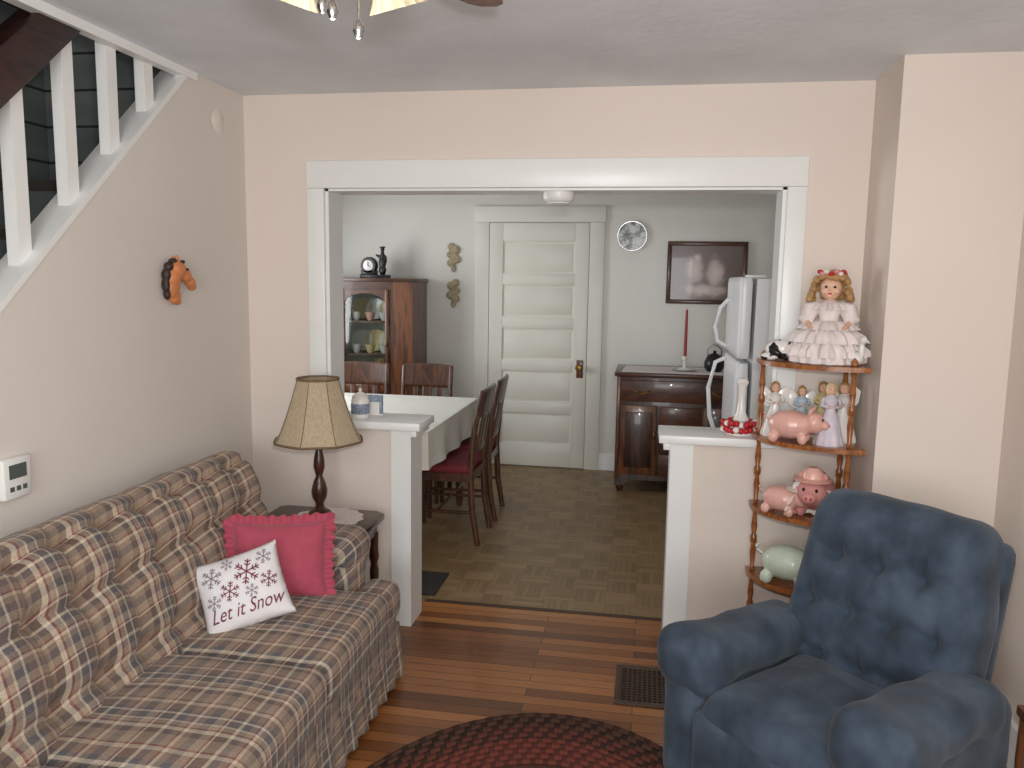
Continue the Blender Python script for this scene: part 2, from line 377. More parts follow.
wbox('trim_19',-1.03,.135,3.645,3.675,0,.003,'brown')
# ---------------------------------------------------------------- back door
DX0,DX1,DT=-1.32,-.48,2.06
wbox('trim_20',DX0-.12,DX0,YF-.03,YF,0,DT,'trim2',.004); wbox('trim_21',DX1,DX1+.12,YF-.03,YF,0,DT,'trim2',.004)
wbox('trim_22',DX0-.125,DX1+.125,YF-.032,YF,DT,DT+.13,'trim2',.004)
d=group('door_1',((DX0+DX1)/2,YF-.012,0)); hw=(DX1-DX0)/2-.004
box('slab',-hw,hw,-.004,.01,.012,DT-.005,'trim2',d)
box('stile_1',-hw,-hw+.115,-.018,-.004,.012,DT-.005,'trim2',d,.003); box('stile_2',hw-.115,hw,-.018,-.004,.012,DT-.005,'trim2',d,.003)
ph=.265; gap=.095; z=.2; edges=[(.012,.2)]
for i in range(5):
    z+=ph; edges.append((z,z+gap if i<4 else DT-.005)); z+=gap
for i,(a,b) in enumerate(edges): box('rail_%d'%i,-hw+.115,hw-.115,-.018,-.004,a,b,'trim2',d,.003)
for i in range(5):
    a=edges[i][1]; b=edges[i+1][0]
    box('panel_%d'%i,-hw+.135,hw-.135,-.008,-.003,a+.02,b-.02,'trim2',d,.002)
box('lock_plate',hw-.08,hw-.025,-.026,-.018,.78,.93,'mwood',d,.003)
lathe('knob',[(.01,0),(.012,.03),(.028,.04),(.03,.055),(.02,.068),(.002,.07)],'brass',d,(hw-.055,-.026,.87),(pi/2,0,0))
# ---------------------------------------------------------------- smoke detector
sd=group('smoke_detector',(-.388,3.45,1.9549))
lathe('housing',[(.066,0),(.066,-.022),(.062,-.034),(.05,-.044),(.002,-.044)],'plastic',sd)
lathe('vent_ring',[(.05,-.0435),(.05,-.047),(.03,-.048),(.002,-.048)],'white',sd)
# ---------------------------------------------------------------- sofa
L=2.15; so=group('plaid_sofa',(-1.325,1.85,0))
def cat(P,n):
    out=[]
    for i in range(len(P)-1):
        p0=P[max(0,i-1)];p1=P[i];p2=P[i+1];p3=P[min(len(P)-1,i+2)]
        for k in range(n):
            t=k/n
            out.append(tuple(.5*((2*p1[j])+(-p0[j]+p2[j])*t+(2*p0[j]-5*p1[j]+4*p2[j]-p3[j])*t*t+(-p0[j]+3*p1[j]-3*p2[j]+p3[j])*t**3) for j in range(2)))
    out.append(P[-1]); return out
prof=cat([(-.07,.36),(-.085,.48),(-.12,.62),(-.155,.75),(-.20,.85),(-.26,.895),(-.33,.885),(-.375,.83),(-.385,.7),(-.385,.25)],7)
bm=bmesh.new(); NY=240; cols=[]
cw=.178
for j in range(NY+1):
    y=-L/2+.02+(L-.04)*j/NY; de=min(y+L/2-.02,L/2-.02-y)
    shr=0 if de>.09 else (1-math.sqrt(max(0,1-(1-de/.09)**2)))*.09
    col=[]
    for i,(x,z) in enumerate(prof):
        a=prof[max(0,i-1)]; b=prof[min(len(prof)-1,i+1)]
        t=Vector((b[0]-a[0],b[1]-a[1])).normalized()
        nrm=Vector((t.y,-t.x))
        arc=i/(len(prof)-1)
        w_=max(0,min(1,(0.62-arc)/.12))*max(0,min(1,(arc+.02)/.08))
        ph_=((y)/cw)%1; s1=abs(sin(pi*ph_))**.55
        rows=[.12,.30,.48]
        idx=min(range(3),key=lambda q:abs(arc-rows[q]))
        dd=.038*s1
        dy=min(ph_,1-ph_)*cw
        dd-=.03*math.exp(-(dy/.05)**2-((arc-rows[idx])/.035)**2); dd-=.018*math.exp(-((arc-rows[idx])/.018)**2)
        wob=.007*noise.noise(Vector((x*9,y*9,z*9)))
        off=(dd-.02)*w_+wob-shr
        col.append(bm.verts.new((x+nrm.x*off,y,z+nrm.y*off)))
    cols.append(col)
for A,B in zip(cols,cols[1:]):
    for i in range(len(prof)-1): bm.faces.new((A[i],A[i+1],B[i+1],B[i]))
for c_ in (cols[0],cols[-1]): bm.faces.new(c_)
fin(bm,'back_tufted','plaid',so,75)
box('frame',-.37,.35,-L/2+.04,L/2-.04,.1,.3,'plaid',so,.02)
for s in (-1,1):
    def af(P,h,s=s):
        k=max(0,(P.z-.08)/.2); P=P.copy(); P.y+= .025*k*s; P.z+=.012*sin(P.x*4+1); return P
    rbox('arm_%d'%(s+1),(.66,.19,.5),.085,'plaid',so,(-.045,s*(L/2-.115),.345),n=(20,12,14),fn=af)
    rbox('arm_roll_%d'%(s+1),(.67,.23,.15),.072,'plaid',so,(-.045,s*(L/2-.095),.545),n=(20,12,10))
for i in range(3):
    w3=(L-.42)/3; yc=(i-1)*w3
    def cf(P,h):
        P=P.copy(); q=(1-(P.x/h.x)**2)*(1-(P.y/h.y)**2); P.z+= .022*q*(1 if P.z>0 else 0)+.005*noise.noise(P*9+Vector((i,0,0)));
        return P
    rbox('seat_cushion_%d'%i,(.56,w3-.004,.16),.05,'plaid',so,(.155,yc,.355),n=(18,20,8),fn=cf)
for s in (-1,1):
    rbox('cushion_t_%d'%(s+1),(.15,.19,.155),.055,'plaid',so,(.355,s*(L/2-.15),.353),n=(8,8,8))
rbox('front_rail',(.06,L-.1,.16),.025,'plaid',so,(.375,0,.22),n=(4,30,6))
bm=bmesh.new(); path=[]
def seg(a,b,n):
    for i in range(n): path.append((a[0]+(b[0]-a[0])*i/n,a[1]+(b[1]-a[1])*i/n))
LS=L/2-.02
seg((-.37,-LS),( .39,-LS),60); seg((.39,-LS),(.39,LS),180); seg((.39,LS),(-.37,LS),60); path.append((-.37,LS))
rows=[]
dist=0;acc=[0]
for a,b in zip(path,path[1:]): dist+=math.hypot(b[0]-a[0],b[1]-a[1]); acc.append(dist)
for k,(zc,fl) in enumerate([(.23,0),(.2,.004),(.12,.012),(.03,.02)]):
    r=[]
    for (x,y),s_ in zip(path,acc):
        ox=1 if x>=.389 else 0; oy=(1 if y>0 else -1) if abs(y)>LS-1e-4 else 0
        wv_=(fl+.009*k/3*sin(s_*2*pi/.10))
        r.append(bm.verts.new((x+ox*(wv_+.01),y+oy*wv_,zc)))
    rows.append(r)
for A,B in zip(rows,rows[1:]):
    for i in range(len(A)-1): bm.faces.new((A[i],A[i+1],B[i+1],B[i]))
fin(bm,'skirt','plaid',so,60)
for i,(x,y) in enumerate([(-.32,-1),(.33,-1),(-.32,1),(.33,1)]): box('foot_%d'%i,x-.025,x+.025,y-.025,y+.025,0,.1,'dwood',so)
# ---------------------------------------------------------------- cushions
def pillow(name,w,h,T,mt,loc,nrm,up,ruffle=0):
    g=bpy.data.objects.new(name,None); COL.objects.link(g)
    n_=Vector(nrm).normalized(); u_=Vector(up); u_=(u_-n_*u_.dot(n_)).normalized(); r_=u_.cross(n_)
    mw=Matrix((r_,u_,n_)).transposed().to_4x4(); mw.translation=Vector(loc); g.matrix_world=mw
    def zf(u,v): return T*max(0,(1-abs(u)**2.6))**.5*max(0,(1-abs(v)**2.6))**.5
    def xy(u,v): return (w/2*u*(1-.07*(1-v*v)),h/2*v*(1-.07*(1-u*u)))
    bm=bmesh.new(); K=30
    for s in (1,-1):
        g_=[[bm.verts.new((*xy(-1+2*i/K,-1+2*j/K),s*(zf(-1+2*i/K,-1+2*j/K)+.003*noise.noise(Vector((i*.3,j*.3,s)))+.0005))) for j in range(K+1)] for i in range(K+1)]
        for i in range(K):
            for j in range(K): bm.faces.new((g_[i][j],g_[i+1][j],g_[i+1][j+1],g_[i][j+1]))
    bmesh.ops.remove_doubles(bm,verts=bm.verts,dist=.0025)
    fin(bm,'body',mt,g,80)
    if ruffle:
        bm=bmesh.new(); per=[]
        for i in range(60): per.append((-1+2*i/60,-1))
        for i in range(60): per.append((1,-1+2*i/60))
        for i in range(60): per.append((1-2*i/60,1))
        for i in range(60): per.append((-1,1-2*i/60))
        R=[[],[],[]]
        for q,(u,v) in enumerate(per):
            x,y=xy(u,v); du=max(0,(abs(u)-.8)/.2)**2*(1 if u>0 else -1); dv_=max(0,(abs(v)-.8)/.2)**2*(1 if v>0 else -1)
            dv=Vector((du,dv_)); dv.normalize()
            for k in range(3):
                o_=ruffle*k/2*(1+.12*sin(q*.9)); wz=.013*k/2*sin(q*2*pi/7.5)
                R[k].append(bm.verts.new((x+dv.x*(o_-.006),y+dv.y*(o_-.006),wz)))
        for A,B in zip(R,R[1:]):
            for i in range(len(A)): bm.faces.new((A[i],A[(i+1)%len(A)],B[(i+1)%len(A)],B[i]))
        fin(bm,'ruffle',mt,g,80)
    return g,zf,xy
pillow('pink_ruffled_pillow',.33,.275,.06,'hotpink',(-1.262,2.57,.572),(.45,-.95,.35),(-.08,.25,1),.038)
g,zf,xy=pillow('white_snowflake_pillow',.285,.255,.055,'pillow',(-1.285,2.345,.55),(.35,-.9,.55),(-.50,.35,1))
def zz_(x,y): return zf(max(-1,min(1,x/.1425)),max(-1,min(1,y/.1275)))+.0025
def flake(name,cx,cy,r,mt):
    bm=bmesh.new()
    def strip(x0,y0,x1,y1,w):
        d=Vector((x1-x0,y1-y0)); nn=Vector((-d.y,d.x)).normalized()*w/2; K=5; pr=None
        for i in range(K+1):
            x=x0+d.x*i/K; y=y0+d.y*i/K
            a=bm.verts.new((x+nn.x,y+nn.y,zz_(x,y))); b=bm.verts.new((x-nn.x,y-nn.y,zz_(x,y)))
            if pr: bm.faces.new((pr[0],pr[1],b,a))
            pr=(a,b)
    for k in range(6):
        a=k*pi/3+.2; strip(cx,cy,cx+r*cos(a),cy+r*sin(a),r*.1)
        for t in (.45,.72):
            px,py=cx+r*t*cos(a),cy+r*t*sin(a)
            for s in (-1,1): strip(px,py,px+r*.3*cos(a+s*.9),py+r*.3*sin(a+s*.9),r*.09)
    fin(bm,name,mt,g)
flake('flake_1',.03,.045,.042,'ink1'); flake('flake_2',-.035,.0,.032,'ink1'); flake('flake_3',-.08,.06,.034,'ink2')
flake('flake_4',.09,.0,.028,'ink1'); flake('flake_5',.092,.078,.026,'ink2'); flake('flake_6',-.09,-.02,.024,'ink2'); flake('flake_7',.03,-.02,.022,'ink2'); flake('flake_8',-.025,.088,.02,'ink2')
try:
    cu=bpy.data.curves.new('txt','FONT'); cu.body='Let it Snow'; cu.size=.062; cu.shear=.45; cu.align_x='CENTER'; cu.resolution_u=3
    to=bpy.data.objects.new('tmp_text',cu); COL.objects.link(to); bpy.context.view_layer.update()
    me=bpy.data.meshes.new_from_object(to.evaluated_get(bpy.context.evaluated_depsgraph_get())); bpy.data.objects.remove(to)
    bm=bmesh.new(); bm.from_mesh(me)
    for v in bm.verts:
        v.co.x*=.80; v.co.y-=.084; v.co.z=zz_(v.co.x,v.co.y)
    fin(bm,'lettering','ink1',g)
except Exception as ex: print('text fail',ex)
# ---------------------------------------------------------------- recliner
rc=group('blue_recliner',(.575,2.31,0),math.radians(-45),(.85,.86,.9))
def backfn(P,h):
    P=P.copy(); t=P.z/h.z
    if P.y<0:
        f=min(1,max(0,-P.y/h.y))
        win=max(0,min(1,(h.x-.03-abs(P.x))/.08))*max(0,min(1,(h.z-.05-abs(P.z))/.08))
        d=0
        rowz=(-.20,-.03,.14)
        wavy=.012*cos(P.x*2*pi/.155)
        for ri,z0 in enumerate(rowz):
            d+=.020*math.exp(-((P.z-z0-wavy*(1 if ri%2 else -1))/.022)**2)
            xs=(-.155,0,.155) if ri%2==0 else (-.0775,.0775,-.2325,.2325)
            for cx in xs:
                rr=((P.x-cx)**2+(P.z-z0)**2)**.5
                d+=.034*math.exp(-(rr/.034)**1.5)
                # short vertical pleat above and below each button
                d+=.014*math.exp(-((P.x-cx)/.013)**2)*math.exp(-((P.z-z0)/.075)**2)
        P.y+=f*win*min(d,.055)
        P.y-=.04*f*math.exp(-((P.z-.05)/.28)**2)*(1-(P.x/h.x)**2)
    P.x*=1-.10*max(0,t)**2
    P.z+=.02*(1-(P.x/h.x)**2)*max(0,t)
    P+=P.normalized()*.010*noise.noise(P*7)
    return P
def soft(k,a=.012):
    def f(P,h):
        P=P.copy(); P*=1+noise.noise(P*7+Vector((k,k,0)))*a; return P
    return f
rbox('base',(.78,.70,.26),.05,'blue',rc,(0,-.0,.19),n=(16,16,8),fn=soft(1))
rbox('back_cushion',(.68,.24,.72),.09,'blue',rc,(0,.30,.66),(math.radians(-16),0,0),n=(80,10,80),fn=backfn)
rbox('back_shell',(.67,.12,.73),.05,'blue',rc,(0,.375,.60),(math.radians(-15),0,0),n=(16,6,16))
def armf(P,h):
    P=P.copy(); k=P.z/h.z; fr=max(0,-P.y/h.y)
    P.x*=1+.10*max(0,k)*(.5+fr)
    P.z+=.015*sin(P.y*7)*max(0,k)
    P+=P.normalized()*.008*noise.noise(P*8)
    return P
for s in (-1,1):
    rbox('arm_%d'%(s+1),(.19,.76,.47),.08,'blue',rc,(s*.34,-.02,.30),n=(12,26,16),fn=armf)
    def topf(P,h):
        P=P.copy(); fr=-P.y/h.y
        P.z+= .02*math.exp(-((fr-.75)/.3)**2)*(1 if P.z>0 else -1.5) -.02*max(0,-fr)
        P.x*=1+.10*math.exp(-((fr-.75)/.35)**2)
        P+=P.normalized()*.016*noise.noise(P*9+Vector((3,s,0)))
        return P
    rbox('arm_pad_%d'%(s+1),(.235,.70,.17),.08,'blue',rc,(s*.335,-.07,.525),n=(18,34,14),fn=topf)
def seatf(P,h):
    P=P.copy(); q=(1-(P.x/h.x)**2)*(1-(P.y/h.y)**2)
    if P.z>0: P.z+=.03*q
    P+=P.normalized()*.016*noise.noise(P*7+Vector((9,0,0))); return P
rbox('seat_cushion',(.50,.60,.20),.08,'blue',rc,(0,-.13,.375),n=(20,22,10),fn=seatf)
rbox('footrest_panel',(.50,.10,.36),.045,'blue',rc,(0,-.39,.24),n=(16,6,14),fn=soft(5))
for i,(x,y) in enumerate([(-.3,-.25),(.3,-.25),(-.3,.25),(.3,.25)]): box('glide_%d'%i,x-.03,x+.03,y-.03,y+.03,0.012,.08,'dwood',rc)
# ---------------------------------------------------------------- end table + lamp
et=group('end_table',(-1.35,3.14,0))
extr('top',[(-.25,-.13),(-.22,-.155),(.20,-.155),(.245,-.12),(.245,.12),(.20,.155),(-.22,.155),(-.25,.13)],'z',.53,.555,'dwood',et,.004)
box('apron',-.21,.21,-.12,.12,.46,.53,'dwood',et)
for i,(x,y) in enumerate([(-.2,-.11),(.2,-.11),(-.2,.11),(.2,.11)]):
    lathe('leg_%d'%i,[(.012,0),(.016,.03),(.012,.08),(.02,.3),(.014,.33),(.022,.36),(.018,.4),(.02,.47)],'dwood',et,(x,y,0),seg=14)
lathe('doily',[(.15,.5555),(.152,.5575),(.01,.5575)],'lace',et,(.03,0,0),seg=60,mod=lambda a,r,z:1+.04*sin(a*14))
la=group('table_lamp',(-1.345,3.12,.5580))
lathe('turned_base',[(r,z*1.14) for r,z in [(.062,0),(.064,.012),(.05,.02),(.045,.03),(.02,.042),(.016,.06),(.03,.085),(.034,.11),(.026,.14),(.014,.165),(.018,.18),(.024,.2),(.022,.23),(.013,.27),(.011,.30),(.016,.31),(.01,.325)]],'dwood',la)
ZS=.34
tube('stem',[(0,0,.36),(0,0,ZS+.255)],.006,'brass',la)
lathe('socket',[(.018,.37),(.02,.40),(.016,.43)],'brass',la,seg=16)
lathe('bulb',[(.01,.42),(.028,.47),(.03,.49),(.018,.52),(.002,.525)],'ceram',la,seg=16)
shp=[]
for i in range(13):
    t=i/12; r=.188-(.188-.088)*(t**.78); shp.append((r,ZS+.265*t))
sm=lambda a,r,z:1-.05*abs(sin(a*4))
lathe('shade',shp+[(r-.004,z) for r,z in shp[::-1]],'shade',la,seg=96,mod=sm,cap=False,ang=25)
for j,(z_,r_) in enumerate(((ZS+.003,.188),(ZS+.263,.089))):
    tube('shade_trim_%d'%j,[(r_*(1-.05*abs(sin(4*a)))*cos(a),r_*(1-.05*abs(sin(4*a)))*sin(a),z_) for a in [2*pi*i/96 for i in range(96)]],.005,'gimp',la,8,True)
for k in range(8):
    a=k*pi/4; tube('shade_rib_%d'%k,[((r+.0005)*cos(a),(r+.0005)*sin(a),z) for r,z in shp],.0018,'gimp',la,6)
for k in range(3):
    a=k*2*pi/3; tube('spider_%d'%k,[(0,0,ZS+.24),(.082*cos(a),.082*sin(a),ZS+.25)],.002,'brass',la,6)
# ---------------------------------------------------------------- canister on pony wall
ca=group('ceramic_canister',(-1.275,3.43,.95),0,.9)
lathe('jar',[(.04,0),(.045,.01),(.045,.09),(.038,.1)],'ceram',ca); lathe('check_band',[(.0455,.02),(.047,.022),(.047,.07),(.0455,.072)],'bluec',ca)
lathe('lid',[(.04,.1),(.042,.108),(.02,.125),(.006,.13),(.01,.142),(.002,.15)],'ceram',ca)
nh=group('napkin_holder',(-1.27,3.52,.95))
box('napkins',-.06,.07,-.012,.012,0.004,.09,'bluec',nh,.003); box('tray',-.07,.08,-.02,.02,0,.005,'ceram',nh); box('plate_f',-.05,.06,-.018,-.013,.004,.06,'ceram',nh); box('plate_b',-.05,.06,.013,.018,.004,.06,'ceram',nh)
be=group('red_bead_candle_ring',(.41,3.45,.95))
lathe('stand',[(.06,0),(.062,.008),(.03,.02),(.022,.04),(.034,.06),(.02,.09),(.014,.15),(.018,.2),(.026,.22),(.018,.235),(.004,.24)],'ceram',be)
for i in range(46):
    a=i*2*pi/23; rr_=.060+.014*random.random(); z_=.018+.024*(i//23)+.01*random.random()
    blob('bead_%d'%i,[((rr_*cos(a),rr_*sin(a),z_),(.013,.013,.013))],'redf' if i%4 else 'ceram',be,0)
# ---------------------------------------------------------------- wall items
th=group('thermostat',(XL,1.955,1.0),0,.9)
box('case',0,.028,-.055,.055,-.065,.065,'plastic',th,.005); box('lcd',.028,.030,-.035,.035,0,.045,'lcd',th)
for i in range(3): box('button_%d'%i,.028,.031,-.035+.026*i,-.02+.026*i,-.04,-.025,'lcd',th)
hh=group('horse_head_plaque',(XL,2.785,1.555),0,1.02)
blob('head',[((.03,-.012,.045),(.03,.042,.034),(-.3,0,0)),((.034,.024,.026),(.026,.036,.026),(-.55,0,0)),((.036,.056,.0),(.021,.028,.020),(-.7,0,0)),((.034,.072,-.018),(.018,.016,.015)),
  ((.026,-.035,.015),(.026,.036,.04)),((.022,-.035,-.02),(.024,.034,.042)),((.02,-.02,-.05),(.02,.028,.032)),((.018,-.004,-.072),(.015,.018,.014)),((.036,-.022,.082),(.008,.008,.018)),((.015,-.010,.082),(.008,.008,.016))],'orange',hh,.0035,3)
blob('mane',[((.026,-.03,.076),(.017,.02,.012)),((.024,-.056,.056),(.018,.018,.018)),((.022,-.071,.026),(.018,.014,.024)),((.020,-.073,-.01),(.016,.012,.028)),((.018,-.064,-.042),(.014,.012,.024)),((.046,-.002,.074),(.008,.014,.008))],'mane',hh,.0035,2)
blob('eye',[((.058,.008,.047),(.006,.006,.005))],'black',hh,0)
blob('wall_mount',[((.008,-.02,0),(.012,.04,.05))],'mane',hh,0)
for i,zc in enumerate((1.77,1.47)):
    pq=group('wall_plaque' if i==0 else 'wall_plaque.001',(-1.63,YF-.002,zc))
    s=1 if i==0 else -1
    blob('relief',[((0,-.008,0),(.038,.012,.07)),((.02*s,-.014,.06),(.038,.014,.035)),((-.02*s,-.014,.085),(.034,.012,.034)),((.03*s,-.012,-.02),(.034,.014,.034)),((-.02*s,-.012,-.05),(.038,.014,.034)),((0,-.01,-.095),(.024,.01,.035)),((-.035*s,-.01,.02),(.028,.012,.028))],'bronze',pq,.006,2)
pl=group('decorative_plate',(-.14,YF-.001,1.955))
lathe('rim',[(.05,0),(.12,.022),(.122,.026),(.118,.027),(.075,.012)],'chrome',pl,rot=(pi/2,0,0),seg=48,cap=False)
lathe('painted_face',[(.116,.0255),(.08,.014),(.002,.013)],'plate',pl,rot=(pi/2,0,0),seg=40)
pf=group('framed_picture',(.462,YF,1.665))
W,Hh=.315,.25
for i,(x0,x1,z0,z1) in enumerate([(-W,W,Hh-.035,Hh),(-W,W,-Hh,-Hh+.035),(-W,-W+.035,-Hh+.035,Hh-.035),(W-.035,W,-Hh+.035,Hh-.035)]):
    box('frame_%d'%i,x0,x1,-.03,-.001,z0,z1,'mwoodh',pf,.005)
box('print',-W+.03,W-.03,-.012,-.004,-Hh+.03,Hh-.03,'art',pf)
# ---------------------------------------------------------------- china cabinet
cc=group('china_cabinet',(-2.255,6.415,0)); a=.395
box('side_l',-a,-a+.02,-.215,.215,.1,1.56,'mwood',cc); box('side_r',a-.02,a,-.215,.215,.1,1.56,'mwood',cc)
box('back',-a+.02,a-.02,.2,.215,.1,1.56,'trim2',cc); extr('top',[(-a-.015,-.235),(a+.015,-.235),(a+.015,.22),(-a-.015,.22)],'z',1.555,1.585,'mwoodh',cc,.006)
box('column_l',-a+.02,-.2,-.215,-.195,.1,1.555,'mwood',cc); box('column_r',.2,a-.02,-.215,-.195,.1,1.555,'mwood',cc)
box('top_rail',-.2,.2,-.215,-.195,1.49,1.555,'mwoodh',cc); box('bottom_panel',-.2,.2,-.215,-.195,.1,.66,'mwoodh',cc)
box('door_stile_l',-.2,-.17,-.232,-.215,.66,1.49,'mwood',cc,.003); box('door_stile_r',.17,.2,-.232,-.215,.66,1.49,'mwood',cc,.003)
box('door_rail_b',-.17,.17,-.232,-.215,.66,.72,'mwood',cc,.003)
ar=[(-.17,1.49),(.17,1.49)]+[(.17*cos(t),1.38+.08*sin(t)) for t in [pi*i/16 for i in range(17)]]
extr('door_arch',ar,'y',-.232,-.215,'mwoodh',cc)
box('door_glass',-.17,.17,-.224,-.222,.7,1.47,'glass',cc)
for i,z_ in enumerate((.66,.95,1.22)): box('shelf_%d'%i,-a+.02,a-.02,-.19,.2,z_,z_+.015,'mwood',cc)
for i in range(4):
    x,y=((-1)**i)*.352,(.17 if i<2 else -.17); box('leg_%d'%i,x-.025,x+.025,y-.025,y+.025,0,.1,'mwood',cc)
blob('pull',[((.185,-.24,1.05),(.01,.01,.02))],'brass',cc,0)
for i,x in enumerate((-.12,.0,.12)):
    lathe('dish_%d'%i,[(.002,0),(.06,.004),(.085,.012),(.088,.016),(.05,.01)],'ceram' if i%2 else 'wheat',cc,(x,.06,1.325),(1.35,0,0),cap=False)
    lathe('cup_%d'%i,[(.02,0),(.035,.03),(.042,.07),(.038,.07),(.02,.01)],'wheat' if i%2 else 'ceram',cc,(x,-.10,.965),cap=False)
    lathe('platter_%d'%i,[(.002,0),(.06,.004),(.09,.012),(.093,.015),(.05,.01)],'wheat' if i%2 else 'ceram',cc,(x,.05,1.06),(1.35,0,0),cap=False)
    lathe('cupb_%d'%i,[(.02,0),(.035,.03),(.042,.07),(.038,.07),(.02,.01)],'pink' if i%2 else 'ceram',cc,(x,-.10,1.235),cap=False)
lathe('vase',[(.03,0),(.05,.04),(.04,.1),(.02,.13),(.03,.16)],'ceram',cc,(.08,-.1,.675))
for i in range(26):
    a_=random.uniform(0,6.28); r_=random.uniform(.01,.08)
    tube('stalk_%d'%i,[(.08,-.1,.8),(.08+r_*.5*cos(a_),-.1+r_*.4*sin(a_),.87),(.08+r_*cos(a_),-.1+r_*.8*sin(a_),.92)],[.002,.003,.006],'wheat',cc,6)
ck=group('mantel_clock',(-2.23,6.36,1.5855),0,1.25)
box('plinth',-.09,.1,-.04,.04,0,.02,'black',ck,.003)
lathe('case',[(.050,-.03),(.056,-.015),(.056,.015),(.050,.03)],'black',ck,(-.035,0,.08),(pi/2,0,0),32); lathe('dial',[(.034,.03),(.002,.031)],'ceram',ck,(-.035,-.0,.08),(pi/2,0,0),32)
box('case_base',-.085,.015,-.03,.03,.02,.05,'black',ck,.004)
tube('hand_1',[(-.035,-.033,.08),(-.035,-.033,.105)],.002,'black',ck,6); tube('hand_2',[(-.035,-.033,.08),(-.018,-.033,.072)],.002,'black',ck,6)
blob('figure',[((.055,0,.05),(.026,.02,.035)),((.055,0,.1),(.026,.018,.04)),((.055,0,.15),(.014,.014,.03)),((.055,0,.185),(.014,.014,.016)),((.055,0,.20),(.022,.018,.006)),((.03,0,.14),(.028,.008,.01),(0,.5,0)),((.075,0,.12),(.012,.008,.03))],'black',ck,.004,2)
# ---------------------------------------------------------------- dining table
dt=group('dining_table',(-1.68,4.8,0))
hx,hy=.52,.65
box('top',-hx,hx,-hy,hy,.715,.75,'cwood',dt,.004); box('apron',-hx+.06,hx-.06,-hy+.06,hy-.06,.66,.715,'cwood',dt)
for i,(x,y) in enumerate([(-.42,-.55),(.42,-.55),(-.42,.55),(.42,.55)]): lathe('leg_%d'%i,[(.02,0),(.025,.05),(.035,.4),(.03,.45),(.04,.5),(.04,.67)],'cwood',dt,(x,y,0),seg=16)
bm=bmesh.new(); per=[]
K=60
P4=[(-hx,-hy),(hx,-hy),(hx,hy),(-hx,hy)]
for q in range(4):
    a_,b_=P4[q],P4[(q+1)%4]
    for i in range(K): per.append((a_[0]+(b_[0]-a_[0])*i/K,a_[1]+(b_[1]-a_[1])*i/K))
rows=[]
for k,(dz_,o_,am) in enumerate([(.754,-.004,0),(.752,.006,0),(.73,.008,.001),(.66,.012,.005),(.60,.014,.009),(.54,.018,.013)]):
    r=[]
    for q,(x,y) in enumerate(per):
        n_=Vector((x/hx if abs(x)>hx-1e-6 else 0,y/hy if abs(y)>hy-1e-6 else 0)); n_.normalize()
        w_=o_+am*sin(q*2*pi/17)
        r.append(bm.verts.new((x+n_.x*w_,y+n_.y*w_,dz_)))
    rows.append(r)
for A,B in zip(rows,rows[1:]):
    for i in range(len(A)): bm.faces.new((A[i],A[(i+1)%len(A)],B[(i+1)%len(A)],B[i]))
bm.faces.new(rows[0]); fin(bm,'tablecloth','cloth',dt,60)
# ---------------------------------------------------------------- dining chairs
def chair(name,loc,rz):
    g=group(name,loc,rz)
    for s in (-1,1):
        tube('rear_leg_%d'%(s+1),[(s*.18,.25,0),(s*.185,.215,.2),(s*.185,.20,.45),(s*.185,.225,.7),(s*.18,.27,.93)],[.018,.02,.021,.018,.014],'cwood',g,8)
        tube('front_leg_%d'%(s+1),[(s*.19,-.19,0),(s*.195,-.19,.2),(s*.195,-.19,.44)],[.015,.02,.024],'cwood',g,8)
        tube('side_stretcher_%d'%(s+1),[(s*.19,-.19,.2),(s*.185,.215,.2)],.01,'cwood',g,8)
        box('side_rail_%d'%(s+1),s*.195-.012,s*.195+.012,-.19,.2,.39,.44,'cwood',g)
    tube('cross_stretcher',[(-.19,.0,.2),(.19,.0,.2)],.01,'cwood',g,8)
    box('front_rail',-.19,.19,-.205,-.18,.39,.44,'cwood',g); box('rear_rail',-.18,.18,.19,.215,.39,.44,'cwood',g)
    rbox('seat_pad',(.43,.42,.06),.025,'red',g,(0,-.01,.465),n=(12,12,5))
    def cr(P,h):
        P=P.copy(); P.y+=.018*(1-(P.x/h.x)**2); P.z+=.012*(1-(P.x/h.x)**2)*(1 if P.z>0 else .3); return P
    rbox('crest_rail',(.40,.024,.17),.01,'cwood',g,(0,.252,.855),(-.18,0,0),(16,3,6),cr)
    rbox('lower_rail',(.36,.02,.04),.008,'cwood',g,(0,.205,.56),(-.1,0,0),(12,3,4),cr)
    for i,x in enumerate((-.09,0,.09)):
        rbox('splat_%d'%i,(.045 if i!=1 else .075,.014,.30),.005,'cwood',g,(x,.243,.70),(-.17,0,0),(5,3,10))
chair('dining_chair',(-1.20,4.70,0),-pi/2)
chair('dining_chair.001',(-1.20,5.20,0),-pi/2+.04)
chair('dining_chair.002',(-1.62,5.54,0),0)
chair('dining_chair.003',(-2.12,5.54,0),0)
